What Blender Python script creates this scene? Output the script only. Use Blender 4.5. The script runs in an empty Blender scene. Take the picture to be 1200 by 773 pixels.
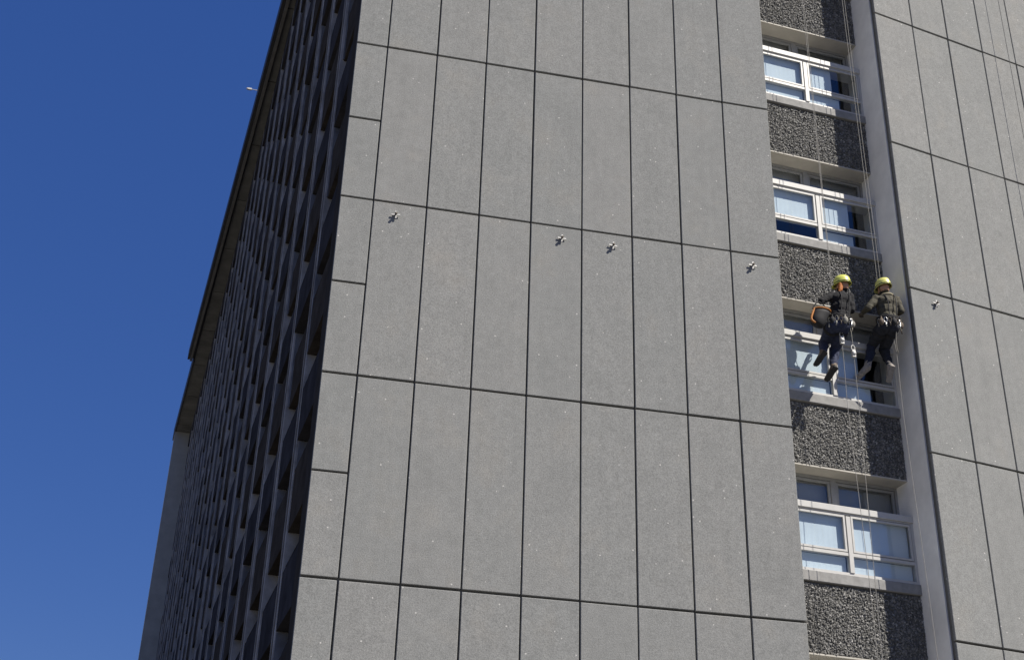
import bpy, bmesh, math, random
from mathutils import Vector, Matrix, noise
random.seed(7)
SC = bpy.context.scene
COL = SC.collection
R = math.radians

# ------------------------------------------------------------------ camera
H = 2.8                                   # storey height, metres
cam_d = bpy.data.cameras.new('camera'); cam = bpy.data.objects.new('camera', cam_d); COL.objects.link(cam)
yaw, pit, rol = 0.20088, 0.48557, 0.03275
fw = Vector((math.sin(yaw)*math.cos(pit), math.cos(yaw)*math.cos(pit), math.sin(pit)))
rt = Vector((math.cos(yaw), -math.sin(yaw), 0)); up = rt.cross(fw)
r2 = rt*math.cos(rol)+up*math.sin(rol); u2 = -rt*math.sin(rol)+up*math.cos(rol)
m = Matrix((r2, u2, -fw)).transposed().to_4x4()
m.translation = Vector((-1.1556, -15.9604, -13.2128))
cam.matrix_world = m
cam_d.sensor_width = 36; cam_d.lens = 1540.16/1200*36
cam_d.clip_start = 0.1; cam_d.clip_end = 5000
SC.camera = cam

# ------------------------------------------------------------------ sky, sun, exposure
SUN_AZ, SUN_EL = R(50), R(50)             # azimuth from the front wall's normal (-Y) towards +X
w = bpy.data.worlds.new('World'); SC.world = w; w.use_nodes = True
nt = w.node_tree; bg = nt.nodes['Background']
sky = nt.nodes.new('ShaderNodeTexSky'); sky.sky_type = 'NISHITA'; sky.sun_disc = False
sky.sun_elevation = SUN_EL; sky.sun_rotation = math.pi-SUN_AZ
sky.air_density = 1.0; sky.dust_density = 0.0; sky.ozone_density = 10.0; sky.altitude = 1200
# the camera's rendering of a clear sky: flatter tone curve, richer blue
gm = nt.nodes.new('ShaderNodeGamma'); gm.inputs[1].default_value = 0.45
hs = nt.nodes.new('ShaderNodeHueSaturation'); hs.inputs['Saturation'].default_value = 1.68; hs.inputs['Hue'].default_value = 0.529; hs.inputs['Value'].default_value = 2.12
nt.links.new(sky.outputs[0], gm.inputs[0]); nt.links.new(gm.outputs[0], hs.inputs['Color'])
nt.links.new(hs.outputs[0], bg.inputs[0]); bg.inputs[1].default_value = 0.059
sd_ = bpy.data.lights.new('sun', 'SUN'); sun = bpy.data.objects.new('sun', sd_); COL.objects.link(sun)
sd_.energy = 5.0; sd_.angle = R(0.5); sd_.color = (1.0, 0.94, 0.84)
sdir = Vector((math.sin(SUN_AZ)*math.cos(SUN_EL), -math.cos(SUN_AZ)*math.cos(SUN_EL), math.sin(SUN_EL)))
sun.rotation_euler = sdir.to_track_quat('Z', 'Y').to_euler(); sun.location = (30, -30, 40)
SC.view_settings.view_transform = 'Standard'; SC.view_settings.look = 'None'
SC.view_settings.exposure = 0.75; SC.view_settings.gamma = 1.0

# ------------------------------------------------------------------ materials
MATS = {}
def nodes(name, rough=0.8, metal=0.0, spec=0.3):
    mt = bpy.data.materials.new(name); mt.use_nodes = True
    t = mt.node_tree; b = t.nodes['Principled BSDF']
    b.inputs['Roughness'].default_value = rough; b.inputs['Metallic'].default_value = metal
    b.inputs['Specular IOR Level'].default_value = spec
    MATS[name] = mt
    return mt, t, b
def nn(t, kind, **kw):
    n = t.nodes.new(kind)
    for k, v in kw.items(): setattr(n, k, v)
    return n
def coords(t):
    """object coordinates shifted by a random amount for each object, so that alike pieces differ"""
    tc = nn(t, 'ShaderNodeTexCoord'); oi = nn(t, 'ShaderNodeObjectInfo')
    mul = nn(t, 'ShaderNodeMath', operation='MULTIPLY'); mul.inputs[1].default_value = 37.0
    t.links.new(oi.outputs['Random'], mul.inputs[0])
    add = nn(t, 'ShaderNodeVectorMath', operation='ADD')
    t.links.new(tc.outputs['Object'], add.inputs[0]); t.links.new(mul.outputs[0], add.inputs[1])
    return add.outputs[0], oi
def noise_n(t, vec, scale, detail=4, rough=0.6):
    n = nn(t, 'ShaderNodeTexNoise'); n.inputs['Scale'].default_value = scale
    n.inputs['Detail'].default_value = detail; n.inputs['Roughness'].default_value = rough
    t.links.new(vec, n.inputs['Vector']); return n.outputs['Fac']
def ramp(t, fac, stops):
    r = nn(t, 'ShaderNodeValToRGB'); e = r.color_ramp.elements
    while len(e) < len(stops): e.new(0.5)
    for i, (p, c) in enumerate(stops):
        e[i].position = p; e[i].color = (c if len(c) == 4 else (*c, 1))
    t.links.new(fac, r.inputs[0]); return r.outputs[0]
def mixc(t, fac, a, b, mode='MIX'):
    mx = nn(t, 'ShaderNodeMix', data_type='RGBA', blend_type=mode)
    for sock, v in ((mx.inputs[0], fac), (mx.inputs[6], a), (mx.inputs[7], b)):
        if isinstance(v, (int, float)): sock.default_value = v
        elif isinstance(v, tuple): sock.default_value = (*v, 1)
        else: t.links.new(v, sock)
    return mx.outputs[2]
def g3(v): return (v, v, v)
def bump(t, b, h, strength=0.3, dist=0.01):
    bp = nn(t, 'ShaderNodeBump'); bp.inputs['Strength'].default_value = strength; bp.inputs['Distance'].default_value = dist
    t.links.new(h, bp.inputs['Height']); t.links.new(bp.outputs[0], b.inputs['Normal'])

def mat_simple(name, col, rough=0.7, metal=0.0, spec=0.3, var=0.15, scale=12, bmp=0.0, stretch=None):
    mt, t, b = nodes(name, rough, metal, spec)
    v, oi = coords(t)
    n = noise_n(t, v, scale, 5)
    lo = tuple(c*(1-var) for c in col); hi = tuple(min(1, c*(1+var)) for c in col)
    c = ramp(t, n, [(0.3, lo), (0.7, hi)])
    t.links.new(c, b.inputs['Base Color'])
    if bmp: bump(t, b, noise_n(t, v, scale*6, 4), bmp, 0.01)
    return mt

def mat_panel(name, col):
    mt, t, b = nodes(name, 0.9, 0, 0.2)
    v, oi = coords(t)
    fine = noise_n(t, v, 62, 3, 0.75)
    c = ramp(t, fine, [(0.30, tuple(x*0.70 for x in col)), (0.5, col), (0.72, tuple(min(1, x*1.30) for x in col))])
    mid = noise_n(t, v, 9.0, 4)                                    # clumps of darker grit
    c = mixc(t, 1.0, c, ramp(t, mid, [(0.25, g3(0.90)), (0.75, g3(1.07))]), 'MULTIPLY')
    big = noise_n(t, v, 1.6, 3)
    c = mixc(t, 1.0, c, ramp(t, big, [(0.25, (0.92, 0.925, 0.925)), (0.55, (1, 1, 1)), (0.8, (1.05, 1.02, 0.985))]), 'MULTIPLY')
    # faint rain streaks running down
    mp = nn(t, 'ShaderNodeMapping'); mp.inputs['Scale'].default_value = (14, 14, 0.55); t.links.new(v, mp.inputs['Vector'])
    c = mixc(t, 1.0, c, ramp(t, noise_n(t, mp.outputs[0], 1.0, 4), [(0.30, g3(0.955)), (0.55, g3(1.0)), (0.8, g3(1.02))]), 'MULTIPLY')
    per = ramp(t, oi.outputs['Random'], [(0.0, (0.975, 0.98, 0.98)), (1.0, (1.03, 1.02, 1.015))])
    c = mixc(t, 1.0, c, per, 'MULTIPLY')
    # sparse white quartz chips
    vo = nn(t, 'ShaderNodeTexVoronoi'); vo.inputs['Scale'].default_value = 11.0; t.links.new(v, vo.inputs['Vector'])
    lt = nn(t, 'ShaderNodeMath', operation='LESS_THAN'); lt.inputs[1].default_value = 0.115; t.links.new(vo.outputs['Distance'], lt.inputs[0])
    sep = nn(t, 'ShaderNodeSeparateColor'); t.links.new(vo.outputs['Color'], sep.inputs[0])
    gt = nn(t, 'ShaderNodeMath', operation='GREATER_THAN'); gt.inputs[1].default_value = 0.86; t.links.new(sep.outputs[0], gt.inputs[0])
    mu = nn(t, 'ShaderNodeMath', operation='MULTIPLY'); t.links.new(lt.outputs[0], mu.inputs[0]); t.links.new(gt.outputs[0], mu.inputs[1])
    c = mixc(t, mu.outputs[0], c, (0.46, 0.45, 0.43))
    t.links.new(c, b.inputs['Base Color'])
    bump(t, b, fine, 0.5, 0.006)
    return mt

mat_panel('panel', (0.219, 0.222, 0.217))
mat_simple('joint', (0.125, 0.122, 0.115), 0.9)
mat_simple('pier', (0.76, 0.75, 0.72), 0.7, var=0.10, scale=2.5, bmp=0.1)
mat_simple('cement', (0.30, 0.29, 0.27), 0.9, var=0.2, scale=7, bmp=0.3)
mat_simple('sill', (0.246, 0.243, 0.2368), 0.8, var=0.18, scale=9, bmp=0.2)
mat_simple('soffit_paint', (0.42, 0.4, 0.355), 0.7, var=0.10, scale=4)
mat_simple('dark_cement', (0.1, 0.098, 0.093), 0.95, var=0.3, scale=20)
mat_simple('white_paint', (0.47, 0.465, 0.45), 0.45, var=0.06, scale=10)
mat_simple('grey_paint', (0.2688, 0.2688, 0.2624), 0.5, var=0.10, scale=10)
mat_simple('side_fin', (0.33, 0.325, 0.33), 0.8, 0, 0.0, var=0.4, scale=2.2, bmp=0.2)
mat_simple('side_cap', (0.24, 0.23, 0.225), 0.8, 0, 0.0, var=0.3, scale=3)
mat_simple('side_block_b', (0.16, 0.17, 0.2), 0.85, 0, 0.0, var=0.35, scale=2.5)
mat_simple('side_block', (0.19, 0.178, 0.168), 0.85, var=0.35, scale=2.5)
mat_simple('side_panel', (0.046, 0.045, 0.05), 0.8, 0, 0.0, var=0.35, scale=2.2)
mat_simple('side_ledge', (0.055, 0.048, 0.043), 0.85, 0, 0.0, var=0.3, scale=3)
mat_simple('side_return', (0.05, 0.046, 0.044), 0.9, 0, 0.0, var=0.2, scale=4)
mat_simple('eave', (0.19, 0.185, 0.165), 0.9, var=0.25, scale=1.5)
mat_simple('gutter_dark', (0.045, 0.043, 0.042), 0.6, var=0.2, scale=3)
mat_simple('gutter_brown', (0.16, 0.152, 0.138), 0.6, var=0.2, scale=3)
mat_simple('end_pier', (0.4, 0.4, 0.385), 0.85, var=0.12, scale=2)
mat_simple('room', (0.05, 0.055, 0.065), 0.9, var=0.3, scale=2)
mat_simple('blind', (0.53, 0.59, 0.635), 0.8, var=0.05, scale=3)
mat_simple('grey_blind', (0.20, 0.205, 0.21), 0.8, var=0.12, scale=2)
mat_simple('ground', (0.1232, 0.1176, 0.1064), 0.9, var=0.25, scale=0.6, bmp=0.3)
mat_simple('rope', (0.28, 0.27, 0.25), 0.8, var=0.2, scale=60)
mat_simple('rope_dark', (0.10, 0.10, 0.10), 0.8, var=0.2, scale=60)
mat_simple('steel', (0.62, 0.62, 0.60), 0.35, 0.9, 0.5, var=0.1, scale=30)
mat_simple('zinc', (0.4144, 0.4088, 0.392), 0.5, 0.2, 0.5, var=0.1, scale=30)
mat_simple('rusty', (0.10, 0.085, 0.07), 0.8, 0.2, 0.3, var=0.4, scale=40)
mat_simple('helmet', (0.55, 0.57, 0.12), 0.35, 0, 0.5, var=0.04, scale=8)
mat_simple('helmet_b', (0.56, 0.55, 0.16), 0.4, 0, 0.5, var=0.05, scale=8)
mat_simple('black_cloth', (0.01, 0.01, 0.012), 0.9, var=0.35, scale=18, bmp=0.3)
mat_simple('olive_cloth', (0.058, 0.053, 0.038), 0.85, var=0.4, scale=16, bmp=0.4)
mat_simple('collar', (0.252, 0.224, 0.154), 0.85, var=0.15, scale=20)
mat_simple('jeans', (0.026, 0.032, 0.062), 0.9, var=0.35, scale=20, bmp=0.3)
mat_simple('black_trousers', (0.020, 0.022, 0.030), 0.9, var=0.4, scale=16, bmp=0.3)
mat_simple('navy', (0.016, 0.021, 0.042), 0.9, var=0.3, scale=16, bmp=0.3)
mat_simple('skin', (0.4, 0.224, 0.144), 0.55, var=0.08, scale=20)
mat_simple('ginger', (0.336, 0.112, 0.024), 0.7, var=0.3, scale=60)
mat_simple('orange', (0.36, 0.14, 0.03), 0.6, var=0.12, scale=20)
mat_simple('webbing', (0.022, 0.022, 0.024), 0.8, var=0.3, scale=40)
mat_simple('webbing_pale', (0.208, 0.2, 0.176), 0.8, var=0.3, scale=40)
mat_simple('boot_brown', (0.11, 0.085, 0.065), 0.75, var=0.3, scale=25)
mat_simple('boot_pale', (0.2475, 0.225, 0.2025), 0.75, var=0.25, scale=25)
mat_simple('rubber', (0.03, 0.03, 0.03), 0.8, var=0.2, scale=25)
mat_simple('glove', (0.10, 0.09, 0.08), 0.8, var=0.3, scale=25)
mat_simple('bag', (0.014, 0.014, 0.016), 0.75, var=0.3, scale=12)

def mat_stone(name):
    mt, t, b = nodes(name, 0.75, 0, 0.35)
    ge = nn(t, 'ShaderNodeNewGeometry')
    c = ramp(t, ge.outputs['Random Per Island'], [(0.0, (0.085, 0.085, 0.081)), (0.30, (0.140, 0.138, 0.132)), (0.65, (0.185, 0.182, 0.174)), (0.93, (0.24, 0.236, 0.225)), (1.0, (0.42, 0.41, 0.39))])
    v, oi = coords(t)
    c = mixc(t, 1.0, c, ramp(t, noise_n(t, v, 2.0, 4), [(0.25, g3(0.70)), (0.7, g3(1.1))]), 'MULTIPLY')
    t.links.new(c, b.inputs['Base Color']); return mt
mat_stone('stone')

def mat_glass(name, tint, refl=1.0):
    """thin window glass: Fresnel reflection over a clear tinted sheet"""
    mt = bpy.data.materials.new(name); mt.use_nodes = True; t = mt.node_tree; t.nodes.clear()
    out = nn(t, 'ShaderNodeOutputMaterial'); mx = nn(t, 'ShaderNodeMixShader')
    gl = nn(t, 'ShaderNodeBsdfGlossy'); gl.inputs['Roughness'].default_value = 0.03; gl.inputs['Color'].default_value = (1, 1, 1, 1)
    tr = nn(t, 'ShaderNodeBsdfTransparent'); tr.inputs['Color'].default_value = (*tint, 1)
    lw = nn(t, 'ShaderNodeLayerWeight'); pw = nn(t, 'ShaderNodeMath', operation='POWER'); pw.inputs[1].default_value = 5.0
    lw.inputs['Blend'].default_value = 0.5; t.links.new(lw.outputs['Facing'], pw.inputs[0])
    fr = nn(t, 'ShaderNodeMath', operation='MULTIPLY_ADD'); fr.inputs[1].default_value = 0.95; fr.inputs[2].default_value = 0.05*refl
    t.links.new(pw.outputs[0], fr.inputs[0])
    tc = nn(t, 'ShaderNodeTexCoord'); n = noise_n(t, tc.outputs['Object'], 1.7, 2)
    bp = nn(t, 'ShaderNodeBump'); bp.inputs['Strength'].default_value = 0.05; bp.inputs['Distance'].default_value = 0.05
    t.links.new(n, bp.inputs['Height']); t.links.new(bp.outputs[0], gl.inputs['Normal'])
    t.links.new(fr.outputs[0], mx.inputs[0]); t.links.new(tr.outputs[0], mx.inputs[1]); t.links.new(gl.outputs[0], mx.inputs[2])
    t.links.new(mx.outputs[0], out.inputs[0]); MATS[name] = mt
mat_glass('glass', (0.96, 0.98, 0.99))
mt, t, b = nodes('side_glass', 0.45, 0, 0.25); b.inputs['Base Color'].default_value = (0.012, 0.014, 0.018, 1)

# ------------------------------------------------------------------ mesh helpers
WM = {}
class MB:
    def __init__(s): s.v = []; s.f = []; s.mi = []
    def add(s, vs, fs, mi=0):
        o = len(s.v); s.v += [tuple(x) for x in vs]
        for f in fs: s.f.append([i+o for i in f]); s.mi.append(mi)
    def box(s, x0, x1, y0, y1, z0, z1, mi=0):
        s.add([(x0,y0,z0),(x1,y0,z0),(x1,y1,z0),(x0,y1,z0),(x0,y0,z1),(x1,y0,z1),(x1,y1,z1),(x0,y1,z1)],
              [(0,3,2,1),(4,5,6,7),(0,1,5,4),(1,2,6,5),(2,3,7,6),(3,0,4,7)], mi)
    def prism(s, poly, z0, z1, mis=None):
        n = len(poly); vs = [(x,y,z0) for x,y in poly]+[(x,y,z1) for x,y in poly]
        s.add(vs, [tuple(reversed(range(n))), tuple(range(n,2*n))])
        for i in range(n):
            j = (i+1) % n; o = len(s.v)-2*n
            s.f.append([o+i, o+j, o+n+j, o+n+i]); s.mi.append(mis[i] if mis else 0)
    def tube(s, pts, r, n=8, mi=0, caps=True, rs=None):
        pts = [Vector(p) for p in pts]; rings = []
        up_ = Vector((0.31, 0.95, 0.07))
        for i, p in enumerate(pts):
            d = (pts[min(i+1, len(pts)-1)]-pts[max(i-1, 0)]).normalized()
            a = d.cross(up_)
            if a.length < 1e-3: a = d.cross(Vector((1,0,0)))
            a.normalize(); b_ = d.cross(a); rr = rs[i] if rs else r
            rings.append([p+(a*math.cos(2*math.pi*k/n)+b_*math.sin(2*math.pi*k/n))*rr for k in range(n)])
        vs = [q for rg in rings for q in rg]; fs = []
        for i in range(len(pts)-1):
            for k in range(n):
                fs.append((i*n+k, i*n+(k+1) % n, (i+1)*n+(k+1) % n, (i+1)*n+k))
        if caps: fs += [tuple(reversed(range(n))), tuple(range((len(pts)-1)*n, len(pts)*n))]
        s.add(vs, fs, mi)
    def loop(s, pts, r, n=6, mi=0):
        """closed tube"""
        pts = [Vector(p) for p in pts]; N = len(pts); vs = []
        c = sum(pts, Vector())/N
        for i, p in enumerate(pts):
            d = (pts[(i+1) % N]-pts[i-1]).normalized(); a = (p-c).normalized(); a = (a-d*a.dot(d)).normalized(); b_ = d.cross(a)
            vs += [p+(a*math.cos(2*math.pi*k/n)+b_*math.sin(2*math.pi*k/n))*r for k in range(n)]
        s.add(vs, [(i*n+k, i*n+(k+1) % n, ((i+1) % N)*n+(k+1) % n, ((i+1) % N)*n+k) for i in range(N) for k in range(n)], mi)
    def ball(s, c, r, nu=12, nv=8, mi=0, mat=None):
        c = Vector(c); r = Vector(r) if not isinstance(r, (int, float)) else Vector((r, r, r)); vs = []
        for j in range(nv+1):
            ph = math.pi*j/nv
            for k in range(nu):
                th = 2*math.pi*k/nu; q = Vector((r.x*math.sin(ph)*math.cos(th), r.y*math.sin(ph)*math.sin(th), r.z*math.cos(ph)))
                vs.append(c+(mat @ q if mat else q))
        s.add(vs, [(j*nu+k, (j+1)*nu+k, (j+1)*nu+(k+1) % nu, j*nu+(k+1) % nu) for j in range(nv) for k in range(nu)], mi)
    def mesh(s, name, mats, smooth=False):
        me = bpy.data.meshes.new(name); me.from_pydata(s.v, [], s.f)
        for mname in (mats if isinstance(mats, (list, tuple)) else [mats]): me.materials.append(MATS[mname])
        me.polygons.foreach_set('material_index', s.mi)
        if smooth: me.polygons.foreach_set('use_smooth', [True]*len(s.f))
        me.update(); return me
def link(name, me, mw=None, parent=None):
    o = bpy.data.objects.new(name, me); COL.objects.link(o)
    mw = mw if mw is not None else Matrix.Identity(4)
    WM[o.name] = mw.copy()
    if parent is not None:
        o.parent = parent; o.matrix_parent_inverse = WM[parent.name].inverted()
    o.matrix_basis = mw
    return o
def tag(o, label=None, cat=None, group=None, kind=None):
    if label: o['label'] = label
    if cat: o['category'] = cat
    if group: o['group'] = group
    if kind: o['kind'] = kind
    return o
def bevel_box(name, sx, sy, sz, mat, bev=0.006):
    """box from (0,0,0) to (sx,sy,sz) with chamfered edges"""
    bm = bmesh.new(); bmesh.ops.create_cube(bm, size=1)
    for v in bm.verts: v.co = Vector(((v.co.x+.5)*sx, (v.co.y+.5)*sy, (v.co.z+.5)*sz))
    bmesh.ops.bevel(bm, geom=list(bm.edges), offset=bev, segments=1, affect='EDGES')
    me = bpy.data.meshes.new(name); bm.to_mesh(me); bm.free(); me.materials.append(MATS[mat]); return me
def T(x, y, z, rz=0): return Matrix.Translation((x, y, z)) @ Matrix.Rotation(rz, 4, 'Z')

# ------------------------------------------------------------------ ground
GZ = -14.8
mb = MB(); S = 1500
mb.add([(-S,-S,GZ),(S,-S,GZ),(S,S,GZ),(-S,S,GZ)], [(0,1,2,3)])
tag(link('ground', mb.mesh('ground', 'ground')), kind='structure')

# ------------------------------------------------------------------ the tower block
X0 = -0.4699; CW = 0.77417; XE = 6.1952            # left corner, column width, right edge of the front wall
PHI = R(5.03); SD = Vector((-math.sin(PHI), math.cos(PHI), 0)); IN = Vector((math.cos(PHI), math.sin(PHI), 0))
def F(s, v): q = Vector((X0, 0, 0))+SD*s+IN*v; return (q.x, q.y)
WX, WY, WT = 8.54205, 0.33265, R(11.753)             # wing edge and angle
TB = R(5.87); QX, QY = WX-0.66*math.sin(TB), WY+0.66*math.cos(TB)
BAY = T(QX, QY, 0, TB); WING = T(WX, WY, 0, WT)
def B(u, v): q = BAY @ Vector((u, v, 0)); return (q.x, q.y)
def Wp(s, d): q = WING @ Vector((s, d, 0)); return (q.x, q.y)
ROOF = 13.0

tower = link('tower_block', None, T(3, 10, GZ))
tag(tower, 'tall grey concrete panel-clad tower block with a column of windows', 'building')

# front wall: backing that shows as the dark joints, and its panels
PT = 0.05                                              # panel thickness
mb = MB()
poly = [(X0+0.012, PT), (XE-0.012, PT), (XE-0.012, PT+0.05), (XE-0.004, PT+0.05), (XE-0.004, 0.95), F(1.2, 0.9), F(0.55, 0.9), F(0.55, 0.006), F(PT+0.04, 0.006)]
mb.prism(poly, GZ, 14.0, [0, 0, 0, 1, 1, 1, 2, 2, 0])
front = link('front_wall', mb.mesh('front_wall', ['joint', 'cement', 'side_return']), None, tower)
PM = {}
def panel(x, z, wdt, hgt, mw, parent):
    GV, GH = 0.021, 0.029
    key = (round(wdt, 3), round(hgt, 3))
    if key not in PM: PM[key] = bevel_box('cladding_panel', wdt-GV, PT, hgt-GH, 'panel', 0.007)
    # cast panels never hang quite true
    q = mw @ Matrix.Translation((x+GV/2+random.uniform(-.003, .003), random.uniform(-.003, .003), z+GH/2+random.uniform(-.004, .004)))
    return link('cladding_panel', PM[key], q, parent)
EDGE = 0.0
for j in range(-5, 5):
    z = H*j
    for hz in (0, 1.4): panel(X0-0.015, z+hz, -X0+0.015, 1.4, Matrix.Identity(4), front)
    for i in range(8):
        xa = CW*i; xb = CW*(i+1) if i < 7 else XE+0.015
        panel(xa, z, xb-xa, H, Matrix.Identity(4), front)

# angled wing to the right
mb = MB(); WW, WF, NW = 0.7984, 0.8239, 14
WL = WF+WW*(NW-1)
poly = [Wp(0.02, PT), Wp(WL, PT), Wp(WL, 8), Wp(1.2, 8), Wp(0.7, 1.6), Wp(0.3, 1.0), Wp(0.03, PT+0.12)]
mb.prism(poly, GZ, 14.0)
wing = link('wing_wall', mb.mesh('wing_wall', ['joint']), None, tower)
for j in range(-5, 5):
    for i in range(NW):
        xa = 0 if i == 0 else WF+WW*(i-1); xb = WF+WW*i
        panel(xa-(0.015 if i == 0 else 0), H*j+0.028, xb-xa+(0.015 if i == 0 else 0), H, WING, wing)
# smooth pier: the left return of the wing beside the windows
mb = MB()
q0 = WING @ Vector((0.004, PT+0.075, 0))
d0 = BAY.to_3x3() @ Vector((0, 1, 0)); e0 = BAY.to_3x3() @ Vector((1, 0, 0))
pp = [q0, q0+e0*0.3, q0+e0*0.3+d0*0.90, q0+d0*0.90]
mb.prism([(a.x, a.y) for a in pp], GZ, 14.0)
link('pier', mb.mesh('pier', 'pier'), None, tower)

# ---- the window bay, storey by storey (local frame: x along the bay, y inwards, z up)
UL = -2.36
mb = MB(); mb.box(UL, 0.3, 1.55, 1.75, GZ, 14.0)
for k in range(-5, 5): mb.box(UL, 0.25, 0.34, 1.55, H*k+2.66, H*k+3.3)
mb.box(UL-0.1, UL, 0.32, 1.6, GZ, 14); mb.box(0.26, 0.30, 0.37, 1.55, GZ, 14)
link('interior_wall', mb.mesh('interior_wall', 'room'), BAY, tower)

SPZ0, SPZ1 = 2.604, 3.64
me_sp = MB(); me_sp.box(UL, 0.002, 0.022, 0.335, SPZ0+0.02, SPZ1); me_sp = me_sp.mesh('spandrel', 'dark_cement')
st = MB(); GRID = 0.028
rng = random.Random(3)
nx = int((0-UL)/GRID); nz = int((SPZ1-SPZ0-0.03)/GRID)
for ix in range(nx):
    for iz in range(nz):
        c = Vector((UL+(ix+.5+rng.uniform(-.4, .4))*GRID, 0.014+rng.uniform(-0.009, 0.008), SPZ0+0.03+(iz+.5+rng.uniform(-.4, .4))*GRID))
        r = GRID*rng.uniform(0.5, 1.05); rm = Matrix.Rotation(rng.uniform(0, 6.3), 3, 'Y') @ Matrix.Rotation(rng.uniform(-.7, .7), 3, 'X') @ Matrix.Rotation(rng.uniform(-.7, .7), 3, 'Z')
        ax = (r*rng.uniform(.7, 1.25), r*rng.uniform(.34, .55), r*rng.uniform(.6, 1.0))
        vs = []
        for sx, sy, sz in ((1,0,0),(-1,0,0),(0,-1,0),(0,1,0),(0,0,1),(0,0,-1)):
            vs.append(c+rm @ Vector((sx*ax[0]*rng.uniform(.8,1.2)+rng.uniform(-.3,.3)*r, sy*ax[1], sz*ax[2]*rng.uniform(.8,1.2)+rng.uniform(-.3,.3)*r*abs(sy))))
        st.add(vs, [(0,4,2),(4,1,2),(1,5,2),(5,0,2),(4,0,3),(1,4,3),(5,1,3),(0,5,3)])
me_st = st.mesh('aggregate', 'stone')
me_so = MB(); me_so.box(UL, 0.0, 0.004, 0.34, SPZ0-0.004, SPZ0+0.018); me_so = me_so.mesh('soffit', 'soffit_paint')
me_si = bevel_box('sill', -UL+0.0, 0.14, 0.155, 'sill', 0.008)
# lower windows
WZ0, WZ1, RZ = 0.99, 1.935, 1.315
MX = -1.115
V0 = 0.0
fr = MB()
fr.box(UL, -0.05, V0, V0+0.07, WZ0, WZ0+0.05); fr.box(UL, -0.05, V0, V0+0.07, WZ1-0.02, WZ1)
fr.box(-0.05, 0.0, V0, V0+0.07, WZ0, WZ1); fr.box(UL, UL+0.05, V0-0.002, V0+0.068, WZ0, WZ1)
fr.box(MX-0.034, MX+0.034, V0-0.014, V0+0.07, WZ0+0.05, WZ1-0.045)
for a, b_ in ((UL+0.05, MX-0.034), (MX+0.034, -0.05)): fr.box(a, b_, V0-0.004, V0+0.066, RZ-0.026, RZ+0.022)
me_fr = fr.mesh('window', 'white_paint')
def ring(x0, x1, z0, z1, y0, y1, wd, mat, name):
    r_ = MB(); r_.box(x0, x1, y0, y1, z0, z0+wd); r_.box(x0, x1, y0, y1, z1-wd, z1)
    r_.box(x0, x0+wd, y0, y1, z0+wd, z1-wd); r_.box(x1-wd, x1, y0, y1, z0+wd, z1-wd); return r_.mesh(name, mat)
spans = ((UL+0.06, MX-0.05), (MX+0.05, -0.06))
me_sash = [ring(a, b_, RZ+0.034, WZ1-0.032, V0-0.006, V0+0.034, 0.030, 'white_paint', 'sash') for a, b_ in spans]
def pane_mesh(a, b_, z0, z1, y): p_ = MB(); p_.box(a, b_, y, y+0.005, z0, z1); return p_.mesh('pane', 'glass')
me_pm = [pane_mesh(a+0.03, b_-0.03, RZ+0.06, WZ1-0.05, V0+0.014) for a, b_ in spans]
me_pl = [pane_mesh(a-0.008, b_+0.008, WZ0+0.04, RZ-0.03, V0+0.016) for a, b_ in spans]
def blind_mesh(a, b_, z0, z1):
    """pleated fabric blind"""
    p_ = MB(); n = max(3, int((b_-a)/0.045)); y = V0+0.075
    vs = []
    for i in range(n+1):
        x = a+(b_-a)*i/n; yy = y+(0.0004 if i % 2 else -0.0004)
        vs += [(x, yy, z0), (x, yy, z1)]
    p_.add(vs, [(2*i, 2*i+2, 2*i+3, 2*i+1) for i in range(n)])
    bk = [(x, y_+0.006, z_) for x, y_, z_ in vs]; p_.add(bk, [(2*i, 2*i+1, 2*i+3, 2*i+2) for i in range(n)])
    return p_.mesh('blind', 'blind')
me_bm = [blind_mesh(a, b_, RZ-0.02, WZ1-0.03) for a, b_ in spans]
BL_R = [blind_mesh(spans[1][0], spans[1][0]+w_, RZ-0.02, WZ1-0.03) for w_ in (0.50, 0.985, 0.44, 0.56)]      # right-hand blinds, mostly cut short to darken the shadowed part of the pane
me_bl = [blind_mesh(a, b_, WZ0+0.01, RZ-0.03) for a, b_ in spans]
me_blp = blind_mesh(spans[1][0], spans[1][0]+0.62, WZ0+0.01, RZ-0.03)
# transom shelf and the recessed upper lights
me_tr = bevel_box('transom', -UL, 0.325, 0.100, 'white_paint', 0.006)
UV, UZ0, UZ1 = 0.30, 2.05, 2.60
up_ = MB()
up_.box(UL, 0.0, UV, UV+0.06, UZ0, UZ0+0.05); up_.box(UL, 0.0, UV, UV+0.06, UZ1-0.05, UZ1)
up_.box(-0.05, 0, UV-0.002, UV+0.058, UZ0+0.05, UZ1-0.05); up_.box(MX-0.045, MX+0.045, UV-0.004, UV+0.056, UZ0+0.05, UZ1-0.05); up_.box(UL, UL+0.05, UV-0.002, UV+0.058, UZ0+0.05, UZ1-0.05)
me_up = up_.mesh('upper_window', 'grey_paint')
me_us = [ring(a, b_, UZ0+0.06, UZ1-0.06, UV+0.01, UV+0.045, 0.038, 'grey_paint', 'sash') for a, b_ in spans]
me_upn = [pane_mesh(a+0.03, b_-0.03, UZ0+0.09, UZ1-0.09, UV+0.026) for a, b_ in spans]

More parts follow.
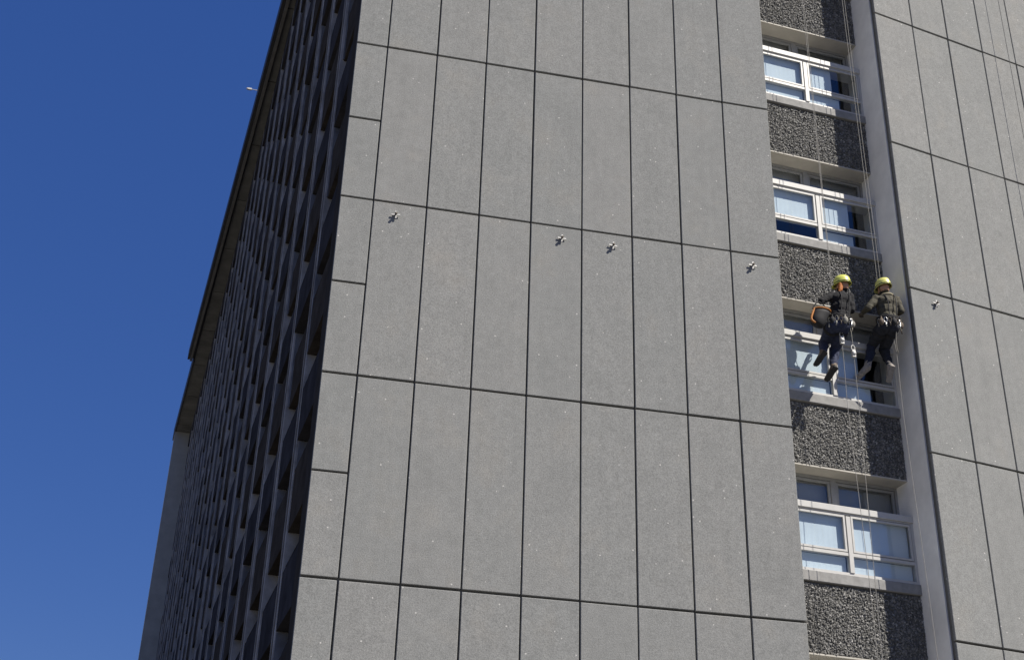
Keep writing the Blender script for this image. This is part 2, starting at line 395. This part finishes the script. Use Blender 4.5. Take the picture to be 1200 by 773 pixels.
me_ub = []
for a, b_ in spans:
    p_ = MB(); p_.box(a, b_, UV+0.12, UV+0.128, UZ0+0.02, UZ1-0.01); me_ub.append(p_.mesh('blind', 'grey_blind'))
for k in range(-5, 5):
    mw = BAY @ Matrix.Translation((0, 0, H*k))
    sp = link('spandrel', me_sp, mw, tower)
    tag(link('aggregate', me_st, mw, sp), kind='stuff')
    link('soffit', me_so, mw, sp)
    link('sill', me_si, mw @ Matrix.Translation((UL, -0.03, SPZ1)), sp)
    win = link('window', me_fr, mw, tower)
    for q in (0, 1):
        link('sash', me_sash[q], mw, win); link('pane', me_pm[q], mw, win); link('pane', me_pl[q], mw, win)
        link('blind', BL_R[k % 4] if q == 1 else me_bm[0], mw, win)
        link('blind', me_ub[q], mw, win)
        if k == -1:
            if q == 1: link('blind', me_blp, mw @ Matrix.Translation((0, 0.02, 0)), win)
        elif q == 0 or k % 4 == 1: link('blind', me_bl[q], mw, win)
        else: link('blind', me_blp, mw, win)
    link('transom', me_tr, mw @ Matrix.Translation((UL, -0.025, WZ1+0.002)), win)
    upw = link('upper_window', me_up, mw, tower)
    for q in (0, 1): link('sash', me_us[q], mw, upw); link('pane', me_upn[q], mw, upw)

# ---- shaded side wall with fins, spandrels, ledges and windows
SIDE = Matrix(((SD.x, IN.x, 0, X0), (SD.y, IN.y, 0, 0), (0, 0, 1, 0), (0, 0, 0, 1)))   # x along, y inwards
SEND = 48.3
mb = MB(); mb.box(0.55, SEND, 0.44, 1.4, GZ, ROOF+0.3)
side = link('side_wall', mb.mesh('side_wall', 'room'), SIDE, tower)
FS, FD, FT = 2.0, 2.1, 0.13
fins = [FS+FD*k for k in range(22)]
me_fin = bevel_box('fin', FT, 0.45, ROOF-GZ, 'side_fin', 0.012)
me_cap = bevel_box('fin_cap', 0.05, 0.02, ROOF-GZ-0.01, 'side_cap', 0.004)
for s in fins:
    link('fin', me_fin, SIDE @ Matrix.Translation((s, 0, GZ)), side)
    link('fin_cap', me_cap, SIDE @ Matrix.Translation((s+0.02, -0.022, GZ)), side)
me_blk = MB(); me_blk.box(-0.03, -0.002, 0.012, 0.43, 0.02, 1.38); me_blk = me_blk.mesh('cheek_plate', 'side_block_b')
edges = [(0.55, FS)]+[(s+FT, s+FD) for s in fins[:-1]]+[(fins[-1]+FT, SEND)]
sm = {}
for a, b_ in edges:
    wd = round(b_-a, 3)
    if wd not in sm:
        def fold(x1, prof, name, mat):       # folded precast panel: upright foot, then a face that leans back
            f_ = MB(); n_ = len(prof); f_.add([(0, y_, z_) for y_, z_ in prof]+[(x1, y_, z_) for y_, z_ in prof],
                [tuple(range(n_)), tuple(range(2*n_-1, n_-1, -1))]+[(i, n_+i, n_+(i+1) % n_, (i+1) % n_) for i in range(n_)])
            return f_.mesh(name, mat)
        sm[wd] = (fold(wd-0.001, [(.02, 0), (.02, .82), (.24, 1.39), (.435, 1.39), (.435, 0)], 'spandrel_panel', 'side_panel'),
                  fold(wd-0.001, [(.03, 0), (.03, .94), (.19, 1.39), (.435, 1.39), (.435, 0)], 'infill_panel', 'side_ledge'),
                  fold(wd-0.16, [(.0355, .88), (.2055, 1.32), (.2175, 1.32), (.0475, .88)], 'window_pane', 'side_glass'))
    for k in range(-5, 4):
        mw = SIDE @ Matrix.Translation((a, random.uniform(-.012, .018), H*k+2.6))
        link('spandrel_panel', sm[wd][0], mw, side)
        link('infill_panel', sm[wd][1], mw @ Matrix.Translation((0, random.uniform(-.01, .03), 1.40)), side)
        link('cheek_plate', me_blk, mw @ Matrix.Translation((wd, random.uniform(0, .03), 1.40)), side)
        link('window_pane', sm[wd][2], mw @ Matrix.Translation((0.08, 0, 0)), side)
mb = MB(); mb.box(0.1, SEND, -0.012, 0.44, ROOF-0.75, ROOF-0.004)
link('lintel', mb.mesh('lintel', 'side_panel'), SIDE, side)
# end pier
mb = MB(); mb.box(SEND, SEND+0.9, -0.74, 1.2, GZ, ROOF-0.01)
link('end_pier', mb.mesh('end_pier', 'end_pier'), SIDE, tower)

# ---- roof with soffit panels and gutter
def OUT(Y, a, b_):          # straight eave line through two plan points
    return a[0]+(b_[0]-a[0])*(Y-a[1])/(b_[1]-a[1])
SA, SB = (-1.93, 14.4), (-5.50, 48.9)
GA, GB = (-2.13, 14.4), (-4.84, 39.4)
mb = MB()
far = F(SEND+0.9, 0)
poly = [(OUT(0.06, SA, SB)+0.02, 0.06), (12, 0.9), (20, 3.2), (20, 52), (far[0], 52), (OUT(49.3, SA, SB)+0.02, 49.3)]
mb.prism(poly, ROOF+0.06, ROOF+0.75)
roof = link('roof', mb.mesh('roof', 'gutter_dark'), None, tower)
Y = 0.3
while Y < 49:
    y1 = min(Y+3.6, 49.25)
    mb = MB(); ya, yb = Y+0.03, y1-0.03
    def INX(y): return X0-math.tan(PHI)*y+0.45
    mb.prism([(OUT(ya, SA, SB), ya), (INX(ya), ya), (INX(yb), yb), (OUT(yb, SA, SB), yb)], ROOF, ROOF+0.058)
    link('soffit_panel', mb.mesh('soffit_panel', 'eave'), None, roof)
    if y1 > 49: break
    Y = y1
def strip(name, o0, o1, ya, yb, z0, z1, mat, A=GA, Bq=GB):
    mb = MB(); mb.prism([(OUT(ya, A, Bq)+o0, ya), (OUT(ya, A, Bq)+o1, ya), (OUT(yb, A, Bq)+o1, yb), (OUT(yb, A, Bq)+o0, yb)], z0, z1)
    return link(name, mb.mesh(name, mat), None, roof)
strip('gutter', 0.0, 0.10, 0.1, 39.4, ROOF-0.02, ROOF+0.45, 'gutter_dark')
mb = MB(); mb.prism([(OUT(.1, GA, GB)+.05, .1), (OUT(.1, SA, SB)+.05, .1), (OUT(39.4, SA, SB)+.05, 39.4), (OUT(39.4, GA, GB)+.05, 39.4)], ROOF+0.061, ROOF+0.12)
link('gutter_board', mb.mesh('gutter_board', 'gutter_dark'), None, roof)
strip('gutter_rail', 0.11, 0.20, 0.1, 39.4, ROOF-0.10, ROOF+0.30, 'gutter_brown')
strip('fascia', -0.06, -0.002, 39.45, 49.3, ROOF-0.03, ROOF+0.6, 'gutter_dark', SA, SB)

# ------------------------------------------------------------------ wall anchors
def anchor(mw, label):
    mb = MB()
    a = 0.062
    mb.box(-a, a, -0.010, 0.0, -0.011, 0.011); mb.box(-0.011, 0.011, -0.0105, 0.0005, -a, a)
    mw = mw @ Matrix.Translation((0, -0.018, 0)) @ Matrix.Rotation(R(random.uniform(-8, 8)), 4, 'Y')
    e = link('wall_anchor', None, mw)
    link('cross_plate', mb.mesh('cross_plate', 'zinc'), mw, e)
    mb = MB(); mb.tube([(0, 0.0225, 0), (0, -0.03, 0)], 0.012, 10); mb.tube([(0, -0.03, 0), (0, -0.05, 0)], 0.020, 6)
    link('bolt', mb.mesh('bolt', 'rusty', True), mw, e)
    tag(e, label, 'anchor', 'cross shaped wall anchors below the panel joint')
for x, lb in ((0.3355, 'small cross-shaped metal wall anchor nearest the shaded corner of the tower'),
              (2.7907, 'cross-shaped wall anchor, left one of the close pair mid front wall'),
              (3.5713, 'cross-shaped wall anchor, right one of the close pair mid front wall'),
              (5.7560, 'cross-shaped wall anchor on the front wall just left of the window column')):
    anchor(T(x, 0, -3.01), lb)
anchor(WING @ Matrix.Translation((0.46, 0, -2.96)), 'cross-shaped wall anchor on the angled wing, right of the two workers')

# white fitting on the eave: a small lamp head on an arm over the roof edge
mb = MB(); mb.box(-0.10, 0.06, -0.045, 0.045, -0.04, 0.04); mb.ball((-0.12, 0, 0), (0.06, 0.05, 0.05), 10, 6)
mb.tube([(0.05, 0, 0), (0.26, 0, -0.01), (0.50, 0, -0.05)], 0.018, 8); mb.box(0.46, 0.54, -0.06, 0.06, -0.12, -0.04)
o = link('eave_fitting', mb.mesh('eave_fitting', 'white_paint'), T(-2.93, 20.0, ROOF+0.87) @ Matrix.Scale(0.75, 4))
tag(o, 'tiny white fitting sticking out from the dark roof gutter against the sky', 'fitting')

# ------------------------------------------------------------------ ropes
def PB(u, out, z): return BAY @ Vector((u, -out, z))
def smooth_path(pts, n=6):
    P_ = [Vector(p) for p in pts]; out = []
    for i in range(len(P_)-1):
        p0, p1, p2, p3 = P_[max(i-1, 0)], P_[i], P_[i+1], P_[min(i+2, len(P_)-1)]
        m1 = (p2-p0)*0.5; m2 = (p3-p1)*0.5; L_ = (p2-p1).length
        if m1.length > L_: m1 *= L_/m1.length
        if m2.length > L_: m2 *= L_/m2.length
        for k in range(n):
            t_ = k/n; out.append((2*t_**3-3*t_**2+1)*p1+(t_**3-2*t_**2+t_)*m1+(-2*t_**3+3*t_**2)*p2+(t_**3-t_**2)*m2)
    out.append(P_[-1]); return out
def rope(pts, label, r=0.0040, mat='rope'):
    mb = MB(); mb.tube(smooth_path(pts), r, 6)
    return tag(link('rope', mb.mesh('rope', mat, True)), label, 'rope', 'climbing ropes hanging down the tower')
W1A = [PB(-1.21, .33, 14.1), PB(-1.22, .33, 5), PB(-1.20, .32, -2.3), PB(-1.14, .27, -3.1), PB(-1.0, .33, -3.4), PB(-1.02, .44, -3.7), PB(-1.035, .46, -5), PB(-1.07, .46, -8), PB(-1.1, .46, -14.6)]
W1B = [PB(-1.275, .35, 14.1), PB(-1.27, .35, 5), PB(-1.235, .35, -2.3), PB(-1.18, .27, -3.2), PB(-1.18, .32, -3.6), PB(-1.215, .46, -3.95), PB(-1.225, .46, -5), PB(-1.15, .46, -8), PB(-1.14, .46, -14.6)]
W1A, W1B = [[q_+(BAY.to_3x3() @ Vector((-.0975, -.15, -.10 if i_ else 0))) for i_, q_ in enumerate(L_)] for L_ in (W1A, W1B)]
rope(W1A, 'pale rope of the black-topped worker, right one of the pair hanging below')
rope(W1B, 'pale rope of the black-topped worker, left one of the pair hanging below')
W2A = [PB(-.47, .38, 14.1), PB(-.46, .38, 4), PB(-.40, .38, -2.5), PB(-.36, .30, -3.0), PB(-.30, .34, -3.3), PB(-.28, .48, -3.8), PB(-.30, .50, -5), PB(-.22, .50, -8.7), PB(-.2, .50, -14.6)]
W2B = [PB(-.43, .36, 14.1), PB(-.40, .36, 4), PB(-.33, .36, -2.5), PB(-.33, .30, -3.1)]
rope(W2A, 'rope of the olive-jacketed worker, hanging on down beside the smooth pier below', mat='rope')
rope(W2B, 'upper safety rope of the olive-jacketed worker, ending at the harness')
q = [WING @ Vector((2.86, -0.18, z)) for z in (14.1, 6, 0, -6, -14.6)]
rope(q, 'thin dark rope hanging over the angled wing at the upper right', 0.005, 'rope_dark')

# ------------------------------------------------------------------ people
# figures live in the bay's own frame: (along the bay, out from the spandrel face, up)
def V3(p): return Vector((p[0], -p[1], p[2]))
def capsule(mb, a, b, ra, rb, n=12, rings=5):
    """tapered limb with round ends"""
    a, b = Vector(a), Vector(b); d = (b-a).normalized(); pts = []; rs = []
    for i in range(rings):
        t_ = math.pi/2*i/rings; pts.append(a-d*ra*math.cos(t_)); rs.append(max(ra*math.sin(t_), 0.002))
    for i in range(5): pts.append(a.lerp(b, i/4)); rs.append(ra+(rb-ra)*i/4)
    for i in range(1, rings+1):
        t_ = math.pi/2*i/rings; pts.append(b+d*rb*math.sin(t_)); rs.append(max(rb*math.cos(t_), 0.002))
    mb.tube(pts, 0, n, rs=rs)
TMP = bpy.data.scenes.new('workbench')          # an empty scene to evaluate modifiers in, removed again below
def remesh(mb, voxel, smooth_it=2):
    me = mb.mesh('tmp', 'skin'); o = bpy.data.objects.new('tmp', me); TMP.collection.objects.link(o)
    md = o.modifiers.new('r', 'REMESH'); md.mode = 'VOXEL'; md.voxel_size = voxel; md.use_smooth_shade = True
    sm_ = o.modifiers.new('s', 'SMOOTH'); sm_.factor = 0.5; sm_.iterations = smooth_it
    TMP.view_layers[0].update(); dg = TMP.view_layers[0].depsgraph; out = bpy.data.meshes.new_from_object(o.evaluated_get(dg), depsgraph=dg)
    bpy.data.objects.remove(o); bpy.data.meshes.remove(me); out.materials.clear()
    return out
def seg_dist(p, a, b):
    ab = b-a; t_ = max(0, min(1, (p-a).dot(ab)/max(ab.length_squared, 1e-9))); return (p-(a+ab*t_)).length
def smooth_obj(name, me, mat, parent):
    for mname in (mat if isinstance(mat, (list, tuple)) else [mat]): me.materials.append(MATS[mname])
    me.polygons.foreach_set('use_smooth', [True]*len(me.polygons))
    return link(name, me, BAY, parent)

def make_person(J, yaw_h, tilt, mats, label):
    """J: joints in the bay frame; mats: top, trousers, shin, helmet, boot"""
    P = {k: V3(v) for k, v in J.items()}
    root_z = min(P['Lto'].z, P['Rto'].z)
    e = link('person', None, BAY @ Matrix.Translation((P['pelvis'].x, P['pelvis'].y, root_z)))
    tag(e, label, 'person')
    across = (P['Rsh']-P['Lsh']).normalized()
    hm = Matrix.Rotation(yaw_h, 3, 'Z') @ Matrix.Rotation(tilt, 3, 'X')      # head frame: +y is where the face looks
    mb = MB()
    # trunk
    def slab(c, rx, ry, rz):
        x_ = Vector((across.x, across.y, across.z*0.6)).normalized(); y_ = Vector((0, 0, 1)).cross(x_).normalized(); z_ = x_.cross(y_)
        mb.ball(c, (rx, ry, rz), 18, 12, mat=Matrix((x_, y_, z_)).transposed())
    ch, wa, pe, ne = P['chest'], P['waist'], P['pelvis'], P['neck']
    slab(ch+Vector((0, 0, .02)), .185, .125, .17); slab(ch.lerp(wa, .5), .165, .115, .17); slab(wa, .152, .112, .13); slab(pe+Vector((0, -.015, -.01)), .172, .135, .13)
    slab((P['Lsh']+P['Rsh'])/2, .17, .085, .075)
    capsule(mb, ne+Vector((0, 0, -.05)), ne+hm @ Vector((0, .01, .08)), .062, .056)
    for s in 'LR':
        capsule(mb, P[s+'sh'], P[s+'el'], .070, .052); capsule(mb, P[s+'el'], P[s+'ha'], .052, .036)
        capsule(mb, P[s+'hip'], P[s+'kn'], .108, .078); capsule(mb, P[s+'kn'], P[s+'an'], .078, .056)
        mb.ball(P[s+'hip']+Vector((0, -.04, -.01)), (.095, .10, .10), 12, 8)
        calf = P[s+'kn'].lerp(P[s+'an'], .3); mb.ball(calf+Vector((0, -.012, 0)), (.074, .074, .11), 12, 8)
    # head: skull, jaw, nose, ears
    hc = P['head']
    mb.ball(hc, (.076, .096, .112), 18, 14, mat=hm); mb.ball(hc+hm @ Vector((0, .045, -.07)), (.055, .052, .055), 14, 10, mat=hm)
    capsule(mb, hc+hm @ Vector((0, .088, .0)), hc+hm @ Vector((0, .112, -.035)), .010, .016, 8, 3)
    for sx in (-1, 1): mb.ball(hc+hm @ Vector((.079*sx, -.005, -.02)), (.014, .024, .034), 10, 8, mat=hm)
    capsule(mb, hc+hm @ Vector((-.022, .091, -.072)), hc+hm @ Vector((.022, .091, -.072)), .009, .009, 8, 3)   # lips
    me = remesh(mb, 0.011, 3)
    # folds in the cloth
    old = [(v.co.copy(), v.normal.copy()) for v in me.vertices]; new = []
    for q, n_ in old:
        f = 0.0
        if (q-hc).length > .17: f = noise.noise(Vector((q.x*9, q.y*9, q.z*15)))+.6*noise.noise(Vector((q.x*22, q.y*22, q.z*34)))
        new += list(q+n_*(0.011*f))
    me.vertices.foreach_set('co', new); me.update()
    names = ['skin', mats['top'], mats['trousers'], mats['shin']]
    segs = [(0, P['head'], P['head']+hm @ Vector((0, 0, -.02)), .05), (0, ne+Vector((0, 0, .05)), hc, .0),
            (1, ne+Vector((0, 0, -.03)), wa, -.06), (1, P['Lsh'], P['Rsh'], -.02), (2, pe, pe+Vector((0, 0, -.08)), -.05)]
    for s in 'LR':
        segs += [(1, P[s+'sh'], P[s+'el'], 0), (1, P[s+'el'], P[s+'ha'], 0), (2, P[s+'hip'], P[s+'kn'], 0), (3 if s == 'L' else 2, P[s+'kn'], P[s+'an'], 0)]
    for pl in me.polygons:
        c = pl.center; pl.material_index = min(segs, key=lambda g: seg_dist(c, g[1], g[2])+g[3])[0]
    smooth_obj('body', me, names, e)
    # eyes
    mb = MB()
    for sx in (-1, 1): mb.ball(hc+hm @ Vector((.032*sx, .083, .005)), .011, 8, 6)
    link('eyes', mb.mesh('eyes', 'rubber', True), BAY, e)
    # helmet: shell with brim and ridge
    mb = MB(); nu, nv = 28, 9; vs = []; hcc = hc+hm @ Vector((0, -.002, .035))
    prof = [(1.08, -.014), (1.07, -.024), (1.01, -.006), (1.0, .02), (.97, .055), (.88, .092), (.70, .122), (.42, .141), (.001, .148)]
    for r_, z_ in prof:
        for k in range(nu):
            a_ = 2*math.pi*k/nu; ca, sa = math.cos(a_), math.sin(a_)
            peak = .030*max(0, sa)**3 if r_ > 1.05 else 0; ridge = .008*math.exp(-(ca/.16)**2) if .3 < r_ < 1 else 0
            vs.append(hcc+hm @ Vector((ca*.108*r_, sa*.132*r_+peak, z_+ridge-(0.012*max(0, sa) if r_ > 1.05 else 0))))
    fs = [(j*nu+k, j*nu+(k+1) % nu, (j+1)*nu+(k+1) % nu, (j+1)*nu+k) for j in range(len(prof)-1) for k in range(nu)]
    mb.add(vs, fs)
    hel = link('helmet', mb.mesh('helmet', mats['helmet'], True), BAY, e)
    mb = MB()
    for sx in (-1, 1): mb.tube([hcc+hm @ Vector((.098*sx, .0, -.01)), hcc+hm @ Vector((.086*sx, .02, -.09)), hcc+hm @ Vector((.02*sx, .055, -.155))], .006, 6)
    mb.loop([hcc+hm @ Vector((.110*math.cos(a_*.3927), .134*math.sin(a_*.3927), .004)) for a_ in range(16)], .006)
    link('chin_strap', mb.mesh('chin_strap', 'webbing'), BAY, hel)
    # boots
    for s in 'LR':
        an, to = P[s+'an'], P[s+'to']; d = (to-an).normalized(); sh = (P[s+'an']-P[s+'kn']).normalized()
        heel = an+sh*.055-d*.03; ball_ = heel+d*.165+sh*.012
        mb = MB(); capsule(mb, an-sh*.07, an+sh*.02, .056, .054); capsule(mb, an+sh*.02, ball_-sh*.012, .050, .040); capsule(mb, heel, heel+d*.1, .042, .042); capsule(mb, ball_-d*.06, ball_+d*.055, .044, .034)
        bo = smooth_obj('boot', remesh(mb, .008, 2), mats['boot'], e)
        x_ = d.cross(sh).normalized(); mb = MB(); z_ = sh; y_ = d; prof = [(-.045, .030), (-.035, .042), (.05, .036), (.12, .046), (.18, .044), (.222, .026)]
        o_ = an+sh*.092-d*.03; top = [o_+y_*yy+x_*w_ for yy, w_ in prof]+[o_+y_*yy-x_*w_ for yy, w_ in reversed(prof)]; n_ = len(top)
        mb.add(top+[q+z_*.024 for q in top], [tuple(range(n_)), tuple(range(2*n_-1, n_-1, -1))]+[(i, (i+1) % n_, n_+(i+1) % n_, n_+i) for i in range(n_)])
        link('sole', mb.mesh('sole', mats.get('sole', 'rubber')), BAY, bo)
    # gloved hands closed on the rope or tool
    for s in 'LR':
        wr = P[s+'ha']; d = (wr-P[s+'el']).normalized(); x_ = d.cross(Vector((0, 0, 1))).normalized(); z_ = x_.cross(d)
        if s == 'L': x_ = -x_
        mb = MB(); capsule(mb, wr-d*.03, wr+d*.03, .033, .034); mb.ball(wr+d*.055, (.040, .026, .042), 12, 8, mat=Matrix((x_, z_, d)).transposed())
        for i, ln in enumerate((.036, .042, .040, .032)):
            b0 = wr+d*.085+x_*(.027-.018*i); k1 = b0+d*ln*.8-z_*.012; k2 = k1-z_*ln*.8+d*.006; k3 = k2-z_*.012-d*ln*.55
            capsule(mb, b0-d*.02, k1, .0095, .009, 8, 3); capsule(mb, k1, k2, .009, .0085, 8, 3); capsule(mb, k2, k3, .0085, .0075, 8, 3)
        t0 = wr+d*.035+x_*.030; t1 = t0+x_*.022+d*.028-z_*.014; t2 = t1+d*.022-z_*.028-x_*.008
        capsule(mb, t0, t1, .0125, .011, 8, 3); capsule(mb, t1, t2, .011, .009, 8, 3)
        smooth_obj('glove', remesh(mb, .0042, 1), 'glove', e)
    # harness: belt, leg loops, shoulder straps with metalwork and gear loops
    mb = MB(); y_ = Vector((0, 0, 1)).cross(across).normalized()
    def hoop(c, rx, ry, nrm=None, n=24, tilt_=0):
        x_ = Vector((across.x, across.y, 0)).normalized(); yy = Vector((-x_.y, x_.x, 0))
        return [c+x_*rx*math.cos(2*math.pi*k/n)+yy*ry*math.sin(2*math.pi*k/n)+Vector((0, 0, tilt_*math.sin(2*math.pi*k/n))) for k in range(n)]
    for dz in (-.018, .0, .018): mb.loop(hoop(wa.lerp(pe, .35)+Vector((0, 0, dz)), .180, .140), .014)
    for s in 'LR':
        c = P[s+'hip'].lerp(P[s+'kn'], .22); ax = (P[s+'kn']-P[s+'hip']).normalized(); a1 = ax.cross(Vector((1, 0, .2))).normalized(); a2 = ax.cross(a1)
        for dz in (-.014, .014): mb.loop([c+ax*dz+(a1*math.cos(2*math.pi*k/18)+a2*math.sin(2*math.pi*k/18))*.108 for k in range(18)], .012)
        sgn = -1 if s == 'L' else 1
        a_ = P['waist']+across*.06*sgn+Vector((0, -.135, -.02)); b_ = ch+across*.07*sgn+Vector((0, -.140, .03)); c_ = (ne+P[s+'sh'])/2+Vector((0, -.03, .055)); d_ = ch+across*.08*sgn+Vector((0, .13, .04))
        mb.tube(smooth_path([a_, b_, c_, d_]), .009, 6)
    hr = link('harness', mb.mesh('harness', mats.get('web', 'webbing')), BAY, e)
    hb = wa.lerp(pe, .35)
    rr = random.Random(int(abs(P['head'].x)*1000))
    for k in range(9):
        a_ = math.pi*(-.05-.9*k/8.0); p0 = hb+Vector((math.cos(a_)*.195, math.sin(a_)*.155, -.03))
        L_ = rr.uniform(.05, .085)
        if k % 3 == 1:
            mb = MB(); mb.ball(p0+Vector((0, 0, -.06)), (.045, .035, .062), 10, 8); mb.tube([p0+Vector((0, 0, .03)), p0+Vector((0, 0, -.03))], .012, 6)
            link('pouch', mb.mesh('pouch', rr.choice(['webbing_pale', 'webbing', 'boot_brown']), True), BAY, hr)
        else:
            dr = Vector((-math.sin(a_), math.cos(a_), 0)); mb = MB()
            mb.loop([p0+dr*.024*math.cos(t_*.5236)+Vector((0, 0, -L_*.5+L_*.6*math.sin(t_*.5236))) for t_ in range(12)], .0065)
            mb.tube([p0+Vector((0, 0, -L_)), p0+Vector((rr.uniform(-.02, .02), 0, -L_-rr.uniform(.05, .12)))], .010, 6)
            link('carabiner', mb.mesh('carabiner', rr.choice(['steel', 'webbing_pale', 'rusty', 'rubber']), True), BAY, hr)
    return e, P, hm

JA = {'head':(-1.10,.45,-2.865),'neck':(-1.13,.45,-3.01),'chest':(-1.155,.45,-3.17),'waist':(-1.21,.47,-3.43),'pelvis':(-1.25,.47,-3.58),
      'Lsh':(-1.30,.43,-3.07),'Rsh':(-.985,.45,-3.04),'Lhip':(-1.34,.45,-3.62),'Rhip':(-1.17,.45,-3.60),
      'Lel':(-1.51,.46,-3.23),'Lha':(-1.38,.27,-3.07),'Rel':(-1.0,.48,-3.30),'Rha':(-.99,.28,-3.18),
      'Lkn':(-1.30,.09,-3.73),'Lan':(-1.44,.27,-4.00),'Lto':(-1.50,.12,-4.12),'Rkn':(-1.16,.14,-3.87),'Ran':(-1.29,.29,-4.22),'Rto':(-1.34,.13,-4.33)}
JA = {k: (v[0]-.0975, v[1]+.15, v[2]-.10) for k, v in JA.items()}
p1, P1, hm1 = make_person(JA, R(48), R(-4), dict(top='black_cloth', trousers='jeans', shin='jeans', helmet='helmet', boot='boot_brown'),
    'person in yellow-green helmet, black top and blue jeans hanging on ropes before the window')
# ginger hair falling from under the helmet
mb = MB(); hc = P1['head']
b0 = hc+Vector((-.070, -.055, -.015))
for dx, dz, r_ in ((0, 0, .034), (.02, -.01, .030), (-.012, -.03, .028)):
    capsule(mb, b0+Vector((dx, 0, dz)), b0+Vector((dx-.028, -.012, dz-.105)), r_, r_*.7)
smooth_obj('hair', remesh(mb, .008, 2), 'ginger', p1)

JB = {'head':(-.365,.47,-2.775),'neck':(-.335,.47,-2.915),'chest':(-.35,.48,-3.07),'waist':(-.365,.50,-3.31),'pelvis':(-.39,.50,-3.46),
      'Lsh':(-.52,.45,-2.985),'Rsh':(-.18,.50,-2.96),'Lhip':(-.47,.47,-3.50),'Rhip':(-.32,.50,-3.50),
      'Lel':(-.69,.47,-3.19),'Lha':(-.62,.23,-3.13),'Rel':(-.17,.58,-3.21),'Rha':(-.22,.34,-3.17),
      'Lkn':(-.44,.09,-3.62),'Lan':(-.57,.12,-4.00),'Lto':(-.66,-.0,-4.07),'Rkn':(-.26,.14,-3.68),'Ran':(-.30,.31,-4.05),'Rto':(-.31,.20,-4.21)}
JB['Lto'] = (-.67, .06, -4.10)
p2, P2, hm2 = make_person(JB, R(20), R(-6), dict(top='olive_cloth', trousers='black_trousers', shin='navy', helmet='helmet_b', boot='boot_pale', sole='boot_pale', web='webbing'),
    'person in yellow helmet, olive jacket and dark trousers hanging on ropes beside the pier')
# pale collar
mb = MB(); ne = P2['neck']; pts = []
for k in range(9):
    a_ = R(200+k*17.5); pts.append(ne+Vector((math.cos(a_)*.105, math.sin(a_)*.085-.01, .005-.02*abs(k-4)/4)))
mb.tube(smooth_path(pts), .024, 8)
link('collar', mb.mesh('collar', 'collar', True), BAY, p2)
mb = MB(); mb.tube(smooth_path([V3((-.30, .60, -3.52)), V3((-.31, .56, -3.68)), V3((-.29, .52, -3.82)), V3((-.26, .50, -3.90))]), .010, 6)
link('strap', mb.mesh('strap', 'webbing_pale', True), BAY, p2)

# tool bag hanging at the left hip of the first person
c = V3((-1.70, .67, -3.645)); mb = MB(); nu = 24; tl = Matrix.Rotation(R(24), 3, 'Y')
prof = [(.001, -.17), (.085, -.168), (.105, -.15), (.112, -.05), (.118, .06), (.122, .13), (.112, .128), (.10, .02), (.001, .0)]
vs = [c+tl @ Vector((math.cos(2*math.pi*k/nu)*r_*1.05, math.sin(2*math.pi*k/nu)*r_*.75, z_+.05*math.cos(2*math.pi*k/nu)*(z_ > 0))) for r_, z_ in prof for k in range(nu)]
mb.add(vs, [(j*nu+k, j*nu+(k+1) % nu, (j+1)*nu+(k+1) % nu, (j+1)*nu+k) for j in range(len(prof)-1) for k in range(nu)])
tb = link('tool_bag', None, BAY @ Matrix.Translation(c+Vector((0, 0, -.17))))
tag(tb, 'black tool bag with orange trim at the hip of the black-topped person', 'bag')
link('bag_body', mb.mesh('bag_body', 'bag', True), BAY, tb)
mb = MB(); mb.loop([c+tl @ Vector((math.cos(2*math.pi*k/nu)*.125, math.sin(2*math.pi*k/nu)*.092, .13+.05*math.cos(2*math.pi*k/nu))) for k in range(nu)], .013)
mb.tube(smooth_path([c+tl @ Vector(q_) for q_ in ((-.125, -.02, .08), (-.128, -.025, -.03), (-.112, -.03, -.14), (-.04, -.05, -.175))]), .016, 8)
link('trim', mb.mesh('trim', 'orange', True), BAY, tb)
mb = MB(); mb.tube(smooth_path([c+Vector((-.11, 0, .12)), c+Vector((0, .0, .26)), c+Vector((.14, .02, .2)), c+Vector((.20, .03, .10))]), .010, 6)
link('strap', mb.mesh('strap', 'webbing'), BAY, tb)

# rope hardware below the first person
def device(name, u, out, z, label):
    mb = MB(); c_ = V3((u, out, z))
    mb.box(c_.x-.028, c_.x+.028, c_.y-.02, c_.y+.02, c_.z-.07, c_.z+.05); mb.ball(c_+Vector((0, -.02, -.01)), (.034, .02, .034), 12, 8)
    mb.loop([c_+Vector((.03*math.cos(k*.5236), 0, .085+.045*math.sin(k*.5236))) for k in range(12)], .008)
    o_ = link(name, mb.mesh(name, 'zinc'), BAY); tag(o_, label, 'rope clamp')
device('rope_clamp', -1.13, .61, -4.12, 'pale metal rope clamp hanging lower, midway between the legs of the two workers')
device('rope_clamp', -1.31, .61, -3.93, 'pale metal rope clamp close against the right leg of the worker in jeans')
bpy.data.scenes.remove(TMP)
